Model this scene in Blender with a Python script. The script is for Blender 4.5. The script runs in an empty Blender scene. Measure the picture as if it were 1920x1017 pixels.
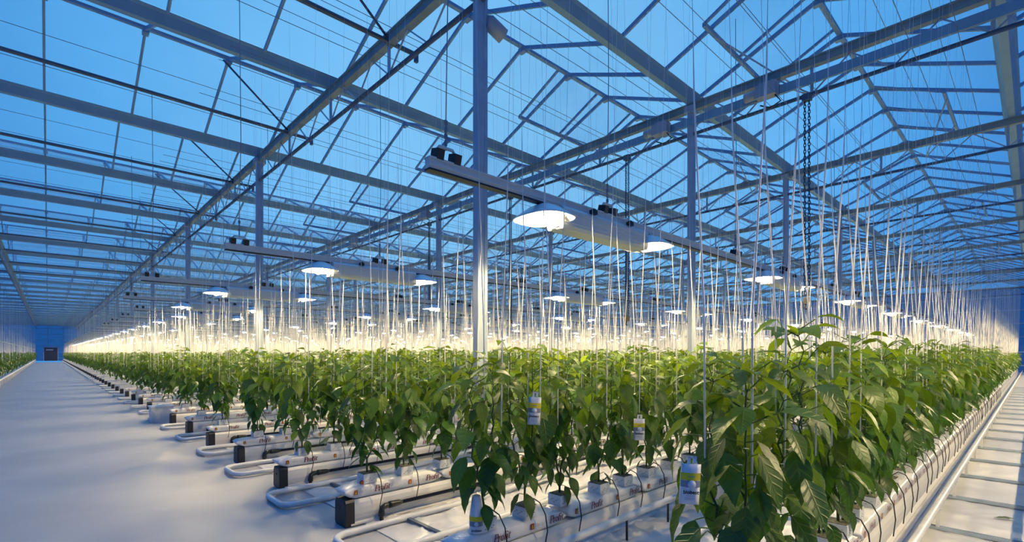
import bpy, math, random
import numpy as np
from mathutils import Vector, Matrix

random.seed(7)
PI = math.pi
R = math.radians
scene = bpy.context.scene
COL = scene.collection

# ------------------------------------------------------------------ camera
F, CX, HZ, H = 923.0, 960.0, 661.0, 1.48
A = R(46.7)                      # angle between the crop-row direction (+X) and the view
CA, SA = math.cos(A), math.sin(A)
cam = bpy.data.cameras.new('camera')
cam.sensor_width = 36.0
cam.lens = F / 1920 * 36
cam.shift_y = (HZ - 508.5) / 1920
cam.clip_end = 400
cam.clip_start = 0.05
co = bpy.data.objects.new('camera', cam)
COL.objects.link(co)
co.location = (0, 0, H)
co.rotation_euler = (PI / 2, 0, A - PI / 2)
scene.camera = co


def depth(x, y):
    return x * CA + y * SA


def at_y(px, py, y):
    """point of the vertical plane Y=y seen at pixel px,py"""
    phi = A - math.atan((px - CX) / F)
    x = y / math.tan(phi)
    return Vector((x, y, H + (HZ - py) * depth(x, y) / F))


# ------------------------------------------------------------------ words
ONES = ['', 'first', 'second', 'third', 'fourth', 'fifth', 'sixth', 'seventh', 'eighth', 'ninth', 'tenth', 'eleventh',
        'twelfth', 'thirteenth', 'fourteenth', 'fifteenth', 'sixteenth', 'seventeenth', 'eighteenth', 'nineteenth']
TENS = {2: 'twent', 3: 'thirt', 4: 'fort', 5: 'fift', 6: 'sixt', 7: 'sevent', 8: 'eight', 9: 'ninet'}


def nth(n):
    if n < 20:
        return ONES[n]
    if n >= 100:
        return 'hundredth' if n == 100 else 'hundred-and-' + nth(n - 100)
    t, o = divmod(n, 10)
    return TENS[t] + 'ieth' if o == 0 else TENS[t] + 'y-' + ONES[o]


def rowname(k):
    if k == 0:
        return 'row beside the steel rails'
    if k == 1:
        return 'row with the white bottle'
    return nth(k - 1) + ' row behind the bottle'


# ------------------------------------------------------------------ materials
def new_mat(name):
    m = bpy.data.materials.new(name)
    m.use_nodes = True
    return m, m.node_tree.nodes, m.node_tree.links, m.node_tree.nodes['Principled BSDF']


def pmat(name, color, rough=0.5, metal=0.0, noise=0.0, nscale=20.0, bump=0.0, spec=0.5, bscale=None, coat=0.0):
    m, N, L, b = new_mat(name)
    b.inputs['Base Color'].default_value = (*color, 1)
    b.inputs['Roughness'].default_value = rough
    b.inputs['Metallic'].default_value = metal
    b.inputs['Specular IOR Level'].default_value = spec
    b.inputs['Coat Weight'].default_value = coat
    if noise or bump:
        tc = N.new('ShaderNodeTexCoord')
        n = N.new('ShaderNodeTexNoise')
        n.inputs['Scale'].default_value = nscale
        n.inputs['Detail'].default_value = 4
        L.new(tc.outputs['Object'], n.inputs['Vector'])
    if noise:
        r = N.new('ShaderNodeValToRGB')
        r.color_ramp.elements[0].position = 0.3
        r.color_ramp.elements[1].position = 0.7
        r.color_ramp.elements[0].color = (*[c * (1 - noise) for c in color], 1)
        r.color_ramp.elements[1].color = (*[min(1, c * (1 + noise * .5)) for c in color], 1)
        L.new(n.outputs['Fac'], r.inputs['Fac'])
        L.new(r.outputs['Color'], b.inputs['Base Color'])
    if bump:
        n2 = n
        if bscale:
            n2 = N.new('ShaderNodeTexNoise')
            n2.inputs['Scale'].default_value = bscale
            n2.inputs['Detail'].default_value = 3
            L.new(tc.outputs['Object'], n2.inputs['Vector'])
        bp = N.new('ShaderNodeBump')
        bp.inputs['Strength'].default_value = bump
        bp.inputs['Distance'].default_value = 0.02
        L.new(n2.outputs['Fac'], bp.inputs['Height'])
        L.new(bp.outputs['Normal'], b.inputs['Normal'])
    return m


M = {}
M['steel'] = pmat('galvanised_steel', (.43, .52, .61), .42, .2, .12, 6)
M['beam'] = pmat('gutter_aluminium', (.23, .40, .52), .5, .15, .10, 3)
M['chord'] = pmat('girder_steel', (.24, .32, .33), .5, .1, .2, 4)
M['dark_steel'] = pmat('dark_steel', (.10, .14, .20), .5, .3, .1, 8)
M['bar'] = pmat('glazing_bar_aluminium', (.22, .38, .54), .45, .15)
M['wire'] = pmat('wire', (.25, .27, .3), .4, .6)
M['chain'] = pmat('blue_chain', (.03, .05, .10), .4, .3)
M['white_steel'] = pmat('white_steel', (.78, .78, .77), .38, 0, .06, 8)
M['pipe'] = pmat('white_pipe_paint', (.76, .76, .74), .35, 0, .10, 9)
M['gutter'] = pmat('white_gutter', (.80, .79, .76), .32, 0, .05, 5)
M['black'] = pmat('black_plastic', (.012, .013, .016), .4, 0, 0)
M['cap'] = pmat('black_cap', (.018, .020, .026), .45, 0, .2, 30)
M['drip'] = pmat('black_tube', (.010, .011, .012), .35)
M['irrigation'] = pmat('dark_green_pipe', (.012, .022, .022), .35, 0, .2, 12)
M['slab'] = pmat('white_film_slab', (.82, .82, .82), .28, 0, .04, 12, .55, .5, 14, .2)
M['cube'] = pmat('cube_wrap', (.78, .80, .80), .45, 0, .12, 25)
M['cubetop'] = pmat('cube_fibre', (.16, .16, .12), .9, 0, .5, 60)
M['red'] = pmat('print_dark_red', (.16, .018, .02), .5)
M['logo'] = pmat('print_rust', (.30, .055, .012), .5)
M['grey'] = pmat('print_grey', (.42, .42, .42), .5)
M['yellow'] = pmat('print_yellow', (.85, .66, .02), .45)
M['midgrey'] = pmat('print_midgrey', (.28, .30, .34), .5)
M['ink'] = pmat('print_black', (.015, .015, .02), .5)
M['paper'] = pmat('sachet_paper', (.80, .81, .82), .45)
M['bottle'] = pmat('white_bottle', (.80, .81, .83), .3)
M['twine'] = pmat('white_twine', (.86, .85, .82), .6)
M['alu'] = pmat('lamp_aluminium', (.74, .74, .70), .32, .2)
M['orange'] = pmat('orange_plastic', (.55, .10, .01), .5)
M['cabinet'] = pmat('dark_cabinet', (.03, .05, .09), .5)
M['motor'] = pmat('motor_grey', (.40, .43, .47), .45, .1)
M['bin'] = pmat('white_bin', (.72, .74, .78), .4)
M['petal'] = pmat('white_petal', (.85, .85, .75), .5)
M['fruit'] = pmat('green_pepper', (.02, .07, .01), .2)


def mat_reflector():
    m, N, L, b = new_mat('reflector')
    b.inputs['Base Color'].default_value = (.9, .9, .88, 1)
    b.inputs['Metallic'].default_value = .1
    b.inputs['Roughness'].default_value = .3
    return m


M['reflector'] = mat_reflector()


def mat_emit(name, col, s):
    m, N, L, b = new_mat(name)
    b.inputs['Base Color'].default_value = (1, .9, .7, 1)
    b.inputs['Emission Color'].default_value = (*col, 1)
    b.inputs['Emission Strength'].default_value = s
    return m


M['bulb'] = mat_emit('sodium_bulb', (1.0, .82, .50), 160)


def mat_leaf():
    m, N, L, b = new_mat('pepper_leaf')
    N.remove(b)
    out = N['Material Output']
    rnd = N.new('ShaderNodeAttribute'); rnd.attribute_name = 'rnd'
    age = N.new('ShaderNodeAttribute'); age.attribute_name = 'age'
    uv = N.new('ShaderNodeAttribute'); uv.attribute_name = 'leafuv'
    mix = N.new('ShaderNodeMix'); mix.data_type = 'RGBA'
    mix.inputs['A'].default_value = (.028, .090, .008, 1)     # old leaves
    mix.inputs['B'].default_value = (.15, .25, .015, 1)     # young leaves
    L.new(age.outputs['Fac'], mix.inputs['Factor'])
    hsv = N.new('ShaderNodeHueSaturation')
    mr = N.new('ShaderNodeMapRange'); mr.inputs['To Min'].default_value = .75; mr.inputs['To Max'].default_value = 1.45
    L.new(rnd.outputs['Fac'], mr.inputs['Value'])
    L.new(mr.outputs['Result'], hsv.inputs['Value'])
    L.new(mix.outputs['Result'], hsv.inputs['Color'])
    # veins: v - .45|u| repeated, plus the midrib
    sep = N.new('ShaderNodeSeparateXYZ'); L.new(uv.outputs['Vector'], sep.inputs['Vector'])
    ab = N.new('ShaderNodeMath'); ab.operation = 'ABSOLUTE'; L.new(sep.outputs['X'], ab.inputs[0])
    mu = N.new('ShaderNodeMath'); mu.operation = 'MULTIPLY_ADD'; L.new(ab.outputs[0], mu.inputs[0])
    mu.inputs[1].default_value = -.22; L.new(sep.outputs['Y'], mu.inputs[2])
    sc = N.new('ShaderNodeMath'); sc.operation = 'MULTIPLY'; L.new(mu.outputs[0], sc.inputs[0]); sc.inputs[1].default_value = 2 * PI * 6
    sn = N.new('ShaderNodeMath'); sn.operation = 'COSINE'; L.new(sc.outputs[0], sn.inputs[0])
    vein = N.new('ShaderNodeMapRange'); L.new(sn.outputs[0], vein.inputs['Value'])
    vein.inputs['From Min'].default_value = .55; vein.inputs['From Max'].default_value = 1.0
    mid = N.new('ShaderNodeMapRange'); L.new(ab.outputs[0], mid.inputs['Value'])
    mid.inputs['From Min'].default_value = .09; mid.inputs['From Max'].default_value = .02
    mx = N.new('ShaderNodeMath'); mx.operation = 'MAXIMUM'; L.new(vein.outputs['Result'], mx.inputs[0]); L.new(mid.outputs['Result'], mx.inputs[1])
    vm = N.new('ShaderNodeMix'); vm.data_type = 'RGBA'
    mf = N.new('ShaderNodeMath'); mf.operation = 'MULTIPLY'; L.new(mx.outputs[0], mf.inputs[0]); mf.inputs[1].default_value = .13
    L.new(mf.outputs[0], vm.inputs['Factor'])
    L.new(hsv.outputs['Color'], vm.inputs['A']); vm.inputs['B'].default_value = (.16, .26, .06, 1)
    bp = N.new('ShaderNodeBump'); bp.inputs['Strength'].default_value = .5; bp.inputs['Distance'].default_value = .004
    bp.invert = True
    L.new(mx.outputs[0], bp.inputs['Height'])
    pb = N.new('ShaderNodeBsdfPrincipled')
    pb.inputs['Roughness'].default_value = .40
    pb.inputs['Specular IOR Level'].default_value = .6
    L.new(vm.outputs['Result'], pb.inputs['Base Color']); L.new(bp.outputs['Normal'], pb.inputs['Normal'])
    tr = N.new('ShaderNodeBsdfTranslucent')
    g = N.new('ShaderNodeMix'); g.data_type = 'RGBA'; g.blend_type = 'MULTIPLY'; g.inputs['Factor'].default_value = 1
    L.new(vm.outputs['Result'], g.inputs['A']); g.inputs['B'].default_value = (2.4, 1.9, .4, 1)
    L.new(g.outputs['Result'], tr.inputs['Color'])
    ms = N.new('ShaderNodeMixShader'); ms.inputs['Fac'].default_value = .34
    L.new(pb.outputs[0], ms.inputs[1]); L.new(tr.outputs[0], ms.inputs[2])
    L.new(ms.outputs[0], out.inputs['Surface'])
    return m


M['leaf'] = mat_leaf()
M['stem'] = pmat('pepper_stem', (.035, .085, .012), .5, 0, .2, 15)


def mat_glass(name, trans, tcol, diffuse, film=(.75, .8, .85)):
    m, N, L, b = new_mat(name)
    N.remove(b)
    out = N['Material Output']
    t = N.new('ShaderNodeBsdfTransparent'); t.inputs['Color'].default_value = (*tcol, 1)
    d = N.new('ShaderNodeBsdfTranslucent'); d.inputs['Color'].default_value = (*film, 1)
    g = N.new('ShaderNodeBsdfGlossy'); g.inputs['Roughness'].default_value = .15
    tc = N.new('ShaderNodeTexCoord'); nz = N.new('ShaderNodeTexNoise')
    nz.inputs['Scale'].default_value = .8; nz.inputs['Detail'].default_value = 5
    L.new(tc.outputs['Object'], nz.inputs['Vector'])
    mr = N.new('ShaderNodeMapRange'); mr.inputs['From Min'].default_value = .3; mr.inputs['From Max'].default_value = .7
    mr.inputs['To Min'].default_value = diffuse * .6; mr.inputs['To Max'].default_value = diffuse * 1.4
    L.new(nz.outputs['Fac'], mr.inputs['Value'])
    m1 = N.new('ShaderNodeMixShader'); L.new(mr.outputs['Result'], m1.inputs['Fac'])
    L.new(t.outputs[0], m1.inputs[1]); L.new(d.outputs[0], m1.inputs[2])
    m2 = N.new('ShaderNodeMixShader'); m2.inputs['Fac'].default_value = .03
    L.new(m1.outputs[0], m2.inputs[1]); L.new(g.outputs[0], m2.inputs[2])
    L.new(m2.outputs[0], out.inputs['Surface'])
    return m


M['glass'] = mat_glass('roof_glass', .8, (.93, .96, .98), .14)
M['wallglass'] = mat_glass('wall_screen', .4, (.14, .26, .42), .5, (.16, .28, .42))


def mat_concrete():
    m, N, L, b = new_mat('painted_concrete')
    tc = N.new('ShaderNodeTexCoord')
    n = N.new('ShaderNodeTexNoise'); n.inputs['Scale'].default_value = .9; n.inputs['Detail'].default_value = 6
    n.inputs['Roughness'].default_value = .6
    L.new(tc.outputs['Object'], n.inputs['Vector'])
    r = N.new('ShaderNodeValToRGB')
    r.color_ramp.elements[0].position = .3; r.color_ramp.elements[0].color = (.40, .40, .41, 1)
    r.color_ramp.elements[1].position = .7; r.color_ramp.elements[1].color = (.52, .51, .50, 1)
    L.new(n.outputs['Fac'], r.inputs['Fac'])
    n2 = N.new('ShaderNodeTexNoise'); n2.inputs['Scale'].default_value = 5.0; n2.inputs['Detail'].default_value = 2
    mp = N.new('ShaderNodeMapping'); mp.inputs['Scale'].default_value = (.4, 1.6, 1)
    L.new(tc.outputs['Object'], mp.inputs['Vector']); L.new(mp.outputs['Vector'], n2.inputs['Vector'])
    r2 = N.new('ShaderNodeValToRGB')
    r2.color_ramp.elements[0].position = .72; r2.color_ramp.elements[0].color = (1, 1, 1, 1)
    r2.color_ramp.elements[1].position = .80; r2.color_ramp.elements[1].color = (.72, .72, .74, 1)
    L.new(n2.outputs['Fac'], r2.inputs['Fac'])
    mx = N.new('ShaderNodeMix'); mx.data_type = 'RGBA'; mx.blend_type = 'MULTIPLY'; mx.inputs['Factor'].default_value = 1
    L.new(r.outputs['Color'], mx.inputs['A']); L.new(r2.outputs['Color'], mx.inputs['B'])
    L.new(mx.outputs['Result'], b.inputs['Base Color'])
    b.inputs['Roughness'].default_value = .5
    return m


M['concrete'] = mat_concrete()
M['film'] = pmat('white_ground_film', (.72, .71, .70), .35, 0, .14, 3, 1.0, .5, 3.2)


# ------------------------------------------------------------------ mesh builder
class MB:
    def __init__(s):
        s.v, s.f, s.m, s.sm = [], [], [], []

    def add(s, verts, faces, mi=0, smooth=False):
        o = len(s.v)
        s.v.extend([tuple(p) for p in verts])
        for f in faces:
            s.f.append([i + o for i in f]); s.m.append(mi); s.sm.append(smooth)

    def box(s, c, d, mi=0, rot=None, taper=1.0):
        x, y, z = d[0] / 2, d[1] / 2, d[2] / 2
        vs = []
        for sz in (-1, 1):
            t = taper if sz > 0 else 1.0
            for sx, sy in ((-1, -1), (1, -1), (1, 1), (-1, 1)):
                p = Vector((sx * x * t, sy * y * t, sz * z))
                if rot is not None:
                    p = rot @ p
                vs.append(p + Vector(c))
        s.add(vs, [(3, 2, 1, 0), (4, 5, 6, 7), (0, 1, 5, 4), (1, 2, 6, 5), (2, 3, 7, 6), (3, 0, 4, 7)], mi)

    def beam(s, a, b, w, h, mi=0):
        a, b = Vector(a), Vector(b)
        d = (b - a); l = d.length; d.normalize()
        up = Vector((0, 0, 1)) if abs(d.z) < .95 else Vector((1, 0, 0))
        sx = d.cross(up).normalized(); su = sx.cross(d)
        vs = []
        for p in (a, b):
            for i, j in ((-1, -1), (1, -1), (1, 1), (-1, 1)):
                vs.append(p + sx * (i * w / 2) + su * (j * h / 2))
        s.add(vs, [(3, 2, 1, 0), (4, 5, 6, 7), (0, 1, 5, 4), (1, 2, 6, 5), (2, 3, 7, 6), (3, 0, 4, 7)], mi)

    def tube(s, pts, r, n=8, mi=0, caps=True, closed=False):
        pts = [Vector(p) for p in pts]
        k = len(pts)
        rs = r if isinstance(r, (list, tuple)) else [r] * k
        vs, prev = [], None
        for i, p in enumerate(pts):
            if closed:
                t = pts[(i + 1) % k] - pts[i - 1]
            else:
                t = pts[min(i + 1, k - 1)] - pts[max(i - 1, 0)]
            t.normalize()
            if prev is None:
                up = Vector((0, 0, 1)) if abs(t.z) < .9 else Vector((1, 0, 0))
                nx = t.cross(up).normalized()
            else:
                nx = (prev - t * prev.dot(t)).normalized()
            prev = nx
            ny = t.cross(nx)
            for j in range(n):
                a = 2 * PI * j / n
                vs.append(p + nx * (math.cos(a) * rs[i]) + ny * (math.sin(a) * rs[i]))
        fs = []
        for i in range(k if closed else k - 1):
            i2 = (i + 1) % k
            for j in range(n):
                j2 = (j + 1) % n
                fs.append((i * n + j, i * n + j2, i2 * n + j2, i2 * n + j))
        if caps and not closed:
            fs.append(tuple(range(n - 1, -1, -1)))
            fs.append(tuple((k - 1) * n + j for j in range(n)))
        s.add(vs, fs, mi, True)

    def loft(s, rings, mi=0, smooth=True, caps=True, closed=True):
        n = len(rings[0]); vs = [p for r in rings for p in r]; fs = []
        for i in range(len(rings) - 1):
            for j in range(n if closed else n - 1):
                j2 = (j + 1) % n
                fs.append((i * n + j, i * n + j2, (i + 1) * n + j2, (i + 1) * n + j))
        if caps:
            fs.append(tuple(range(n - 1, -1, -1)))
            fs.append(tuple((len(rings) - 1) * n + j for j in range(n)))
        s.add(vs, fs, mi, smooth)

    def lathe(s, prof, c, n=20, mi=0):
        rings = []
        for r, z in prof:
            rings.append([Vector((c[0] + r * math.cos(2 * PI * j / n), c[1] + r * math.sin(2 * PI * j / n), c[2] + z)) for j in range(n)])
        s.loft(rings, mi)

    def data(s, name, mats):
        me = bpy.data.meshes.new(name)
        me.from_pydata(s.v, [], s.f)
        for m in mats:
            me.materials.append(M[m])
        me.polygons.foreach_set('material_index', s.m)
        me.polygons.foreach_set('use_smooth', s.sm)
        me.update()
        return me

    def build(s, name, mats, parent=None, loc=(0, 0, 0)):
        if isinstance(mats, str):
            mats = [mats]
        return link(name, s.data(name, mats), parent, loc)


def link(name, data, parent=None, loc=(0, 0, 0)):
    o = bpy.data.objects.new(name, data)
    COL.objects.link(o)
    o.parent = parent
    o.location = loc
    return o


def tag(o, label, cat, group=None, kind=None):
    o['label'] = label
    o['category'] = cat
    if group:
        o['group'] = group
    if kind:
        o['kind'] = kind
    return o


def struct(o, label=None, group=None):
    o['kind'] = 'structure'
    if label:
        o['label'] = label
    if group:
        o['group'] = group
    return o


def empty(name, loc, rz=0.0):
    o = link(name, None, None, loc)
    o.empty_display_size = .1
    o.rotation_euler = (0, 0, rz)
    return o


# ------------------------------------------------------------------ sizes of the place
XE, YE = 52.0, 117.0               # ends of the house
XT0 = 3.56                        # first girder right of the path
TX = [XT0 + 5.0 * i for i in range(-2, 10)]
CY = [4.3 + 8.0 * j for j in range(0, 14)]
GY = [.3 + 4.0 * k for k in range(-2, 30)]
XW = -12.0                        # roof's far side left of the path
ROW0, PITCH = .86, 1.6
NROW = 71
XR0, XR1 = 1.86, 49.5             # crop rows
GZ0, GZ1 = 6.00, 6.17             # roof gutters
RZ = 6.95                         # ridges

# ------------------------------------------------------------------ floor, walls
b = MB()
b.add([(-30, -14, 0), (60, -14, 0), (60, 100, 0), (-30, 100, 0)], [(0, 1, 2, 3)])
struct(b.build('floor', 'concrete'), 'smooth grey-white concrete path floor')

b = MB()
rng = random.Random(3)
from mathutils import noise as mnoise
nx, ny = 150, 210
xs = [1.98 + (7 - 1.98) * i / nx for i in range(nx + 1)] + [9, 15, 22, 30, XE]
ys = [-3, -1, 0] + [.2 + 7.0 * j / ny for j in range(ny + 1)] + [10, 20, 40, 60, YE]
vs = []
for i, x in enumerate(xs):
    for j, y in enumerate(ys):
        z = .006
        if i > 0 and x < 7.5 and .1 < y < 7.5:
            a_ = .05 if y > .95 else .012
            t_ = abs(mnoise.noise(Vector((x * 5.2, y * 6.0, 0)))) + .5 * abs(mnoise.noise(Vector((x * 11 + 3, y * 12, 2))))
            z += a_ * max(0, .75 - 1.6 * t_) * min(1, (x - 1.98) * 3)
        vs.append((x, y, z))
m_ = len(ys)
b.add(vs, [(i * m_ + j, (i + 1) * m_ + j, (i + 1) * m_ + j + 1, i * m_ + j + 1) for i in range(len(xs) - 1) for j in range(m_ - 1)], 0, True)
struct(b.build('floor_film', 'film'), 'wrinkled white ground film under the crop rows')
b = MB()
b.add([(XW, -3, .006), (-1.6, -3, .006), (-1.6, YE, .006), (XW, YE, .006)], [(0, 1, 2, 3)])
struct(b.build('floor_film', 'film'), 'white ground film on the far side of the path')


def wall(name, p0, p1, z1, label):
    b = MB()
    b.add([(*p0, 0), (*p1, 0), (*p1, z1), (*p0, z1)], [(0, 1, 2, 3)])
    w = struct(b.build(name, 'wallglass'), label)
    d = Vector(p1) - Vector(p0); n = int(d.length / 2)
    f = MB()
    for i in range(n + 1):
        p = Vector(p0) + d * i / n
        f.box((p.x, p.y, z1 / 2), (.07, .07, z1))
    for z in (.5, 1.5, 2.6, 3.6, 4.6, 5.6, z1):
        f.beam((*p0, z), (*p1, z), .05, .06)
    f.build('mullion', 'bar', w)
    return w


wall('wall_back', (XW, YE), (XE, YE), 6.2, 'glazed end wall beyond the far end of the path')
wall('wall_right', (XE, -9), (XE, YE), 6.2, 'glazed side wall where the crop rows end')

# door in the far wall at the end of the path
b = MB()
b.box((.35, YE - .12, 1.15), (1.7, .16, 2.3))
dr = struct(b.build('door_1', 'cabinet'), 'dark blue roller door at the far end of the path')
f = MB()
for sx in (-.9, .9):
    f.box((.35 + sx, YE - .14, 1.2), (.1, .2, 2.4))
f.box((.35, YE - .14, 2.38), (1.9, .2, .12))
f.build('door_frame', 'steel', dr)
f = MB(); f.box((.2, YE - .21, 1.9), (.9, .02, .16)); f.build('door_window', 'bin', dr)

# ------------------------------------------------------------------ columns
ORD = nth
cm = MB()
prof = [(-.07, -.045), (-.03, -.045), (-.022, -.035), (.022, -.035), (.03, -.045), (.07, -.045), (.07, .045), (.03, .045), (.022, .035), (-.022, .035), (-.03, .045), (-.07, .045)]
cm.loft([[Vector((x, y, z)) for x, y in prof] for z in (.02, 5.93)], 0, False)
cmd = cm.data('column', ['steel'])
fm = MB(); fm.box((0, 0, .14), (.26, .22, .27), taper=.85); fmd = fm.data('column_foot', ['white_steel'])
hm = MB(); hm.box((0, 0, 5.90), (.24, .16, .10)); hmd = hm.data('column_head', ['steel'])
for i, x in enumerate(TX):
    if x < 0:
        continue
    for j, y in enumerate(CY):
        c = struct(link('column', cmd, None, (x, y, 0)), 'steel column under the roof girder', 'roof columns')
        link('column_head', hmd, c)
        link('column_foot', fmd, c)

# ------------------------------------------------------------------ girders along Y
gy0, gy1 = -7.7, YE - .1
for i, x in enumerate(TX):
    t = struct(empty('roof_girder', (x, 0, 0)), ('lattice girder over the crop-row ends' if i == 2 else 'lattice roof girder across the rows'), 'lattice girders')
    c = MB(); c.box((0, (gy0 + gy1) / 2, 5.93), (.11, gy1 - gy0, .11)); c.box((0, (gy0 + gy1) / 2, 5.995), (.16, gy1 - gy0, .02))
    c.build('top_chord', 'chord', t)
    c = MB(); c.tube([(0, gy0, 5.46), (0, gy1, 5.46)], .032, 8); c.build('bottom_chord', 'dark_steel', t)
    w = MB()
    n = int((gy1 - gy0) / .5)
    for q in range(n):
        y = .3 - 8.0 + q * .5 + .05
        if y + .5 > gy1:
            break
        z0, z1 = (5.46, 5.88) if q % 2 == 0 else (5.88, 5.46)
        w.beam((0, y, z0), (0, y + .5, z1), .018, .018)
        if q % 4 == 0:
            w.beam((0, y, 5.46), (0, y, 5.88), .04, .03)
    w.build('web', 'steel', t)
    if i == 3:
        # flat drive rail between the chords with the screen motors
        c = MB(); c.box((-.07, (gy0 + gy1) / 2, 5.66), (.05, gy1 - gy0, .14)); c.build('drive_rail', 'beam', t)

# motors hung on the drive rail of the second girder
for q, (px, py) in enumerate(((1440, 180), (1242, 250), (800, 402), (668, 455))):
    phi = A - math.atan((px - CX) / F)
    y = (XT0 + 4.85) * math.tan(phi)
    mo = tag(empty('screen_motor', (XT0 + 4.80, y, 5.66)), ['grey motor on the girder rail beside the nearest tall chain', 'grey motor on the girder rail, second from the nearest tall chain',
             'grey motor on the girder rail, third from the nearest tall chain', 'grey motor on the girder rail, fourth from the nearest tall chain'][q], 'motor', 'screen motors on the girder')
    b = MB(); b.box((0, 0, 0), (.16, .30, .20)); b.box((0, 0, .11), (.12, .22, .04)); b.build('housing', 'motor', mo)
    b = MB(); b.tube([(0, .15, 0), (0, .34, 0)], .075, 12); b.build('gearbox', 'motor', mo)
    b = MB(); b.tube([(0, -.12, -.1), (.02, -.2, -.22), (.02, -.05, -.28), (0, .1, -.2)], .012, 6); b.build('cable', 'drip', mo)
# round fan beside the front column
fo = tag(empty('air_fan', (3.64, 4.27, 5.19)), 'small grey barrel-shaped fan fixed high on the front column', 'fan')
b = MB(); b.tube([(0, 0, .05), (.015, -.01, .05), (.20, -.05, -.05), (.205, -.051, -.053)], [.07, .085, .085, .06], 16); b.build('drum', 'motor', fo)
b = MB(); b.box((.0, .0, .06), (.06, .05, .10)); b.build('bracket', 'steel', fo)

# ------------------------------------------------------------------ roof gutters along X
gp = [(-.05, 0), (.05, 0), (.10, .13), (.13, .17), (.11, .18), (-.11, .18), (-.13, .17), (-.10, .13)]
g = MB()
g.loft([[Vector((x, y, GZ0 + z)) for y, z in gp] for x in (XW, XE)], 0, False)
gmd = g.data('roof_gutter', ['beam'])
for k, y in enumerate(GY):
    struct(link('roof_gutter', gmd, None, (0, y, 0)), 'aluminium valley gutter running along the rows', 'roof gutters')

# ------------------------------------------------------------------ roof spans
nb = int((XE - XW) / 1.25)
xb = [XT0 - 15 + .14 + 1.25 * i for i in range(0, 60)]
xb = [x for x in xb if XW <= x <= XE]
rg = MB()
for s in (-1, 1):
    rg.add([(XW, s * 1.9, GZ1 + .03), (XE, s * 1.9, GZ1 + .03), (XE, 0, RZ + .03), (XW, 0, RZ + .03)], [(0, 1, 2, 3)])
rgd = rg.data('ceiling_glass', ['glass'])
rb = MB()
for x in xb:
    for s in (-1, 1):
        rb.beam((x, s * 1.9, GZ1), (x, 0, RZ), .035, .06)
    rb.box((x, 0, RZ - .05), (.09, .14, .08))
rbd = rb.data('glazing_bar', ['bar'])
rr = MB()
rr.box(((XW + XE) / 2, 0, RZ + .01), (XE - XW, .07, .05))
rrd = rr.data('ridge_bar', ['bar'])
rw = MB()
for s in (-1, 1):
    for q in (.36, .68):
        rw.beam((XW, s * 1.9 * q, RZ + (GZ1 - RZ) * q - .045), (XE, s * 1.9 * q, RZ + (GZ1 - RZ) * q - .045), .007, .007)
rwd = rw.data('screen_wire', ['wire'])
for k in range(len(GY) - 1):
    yr = GY[k] + 2.0
    c = struct(link('ceiling_%d' % (k + 1), rgd, None, (0, yr, 0)), 'glass roof span between two valley gutters', 'roof spans')
    link('glazing_bar', rbd, c)
    link('ridge_bar', rrd, c)
    link('screen_wire', rwd, c)
    if k < 12 and k >= 1:
        # pull rod left of the girder, below the ridge, and its strut
        b = MB(); b.tube([(XW, yr, 5.90), (XT0 + .42, yr, 5.90)], .034, 8)
        b.box((XT0 + .42, yr, 5.86), (.05, .05, .14))
        struct(b.build('pull_rod', 'dark_steel'), 'dark pull rod ending at the girder', 'pull rods')
        b = MB(); b.tube([(XT0 - 1.2, yr, RZ - .05), (XT0 - .05, yr, 5.95)], .018, 6)
        struct(b.build('roof_strut', 'dark_steel'), 'thin strut from ridge to girder', 'roof struts')

# vents
nv = 0
sl = (GZ1 - RZ) / 1.9


def vent(yr, x0, side, op):
    global nv
    nv += 1
    w = 2.5
    b = MB()
    e = 1.12 * side
    z = lambda t: RZ + sl * abs(t)
    zo = z(e) + op
    b.beam((x0, yr + e, zo), (x0 + w, yr + e, zo), .05, .06)
    for q in (0, w / 2, w):
        b.beam((x0 + q, yr, RZ + .02), (x0 + q, yr + e, zo), .035, .04)
    o = struct(b.build('window_%d' % nv, 'bar'), 'framed roof vent beside the ridge', 'roof vents')
    gl = MB(); gl.add([(x0, yr, RZ + .045), (x0 + w, yr, RZ + .045), (x0 + w, yr + e, zo + .025), (x0, yr + e, zo + .025)], [(0, 1, 2, 3)])
    gl.build('pane', 'glass', o)
    r = MB()
    tip = (x0 + w + .55, yr + e * .45, RZ - .75)
    for q in (.35, w - .55):
        r.tube([(x0 + q, yr + e, zo - .03), tip], .014, 6)
    r.build('push_rod', 'steel', o)


for k in range(1, 9):
    yr = GY[k] + 2.0
    for q in range(0, 4):
        vent(yr, 7.2 + 10 * q, 1, -.06)
        vent(yr, 12.4 + 10 * q, -1, -.05)

# ------------------------------------------------------------------ crop wires under the girders
cw = MB()
cw.tube([(XR0 - .2, 0, 5.40), (XR1, 0, 5.40)], .004, 4)
cwd = cw.data('crop_wire', ['wire'])
for k in range(NROW):
    for s in (-.22, .22):
        struct(link('crop_wire', cwd, None, (0, ROW0 + PITCH * k + s, 0)), 'steel crop wire above a plant row', 'crop wires')

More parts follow.
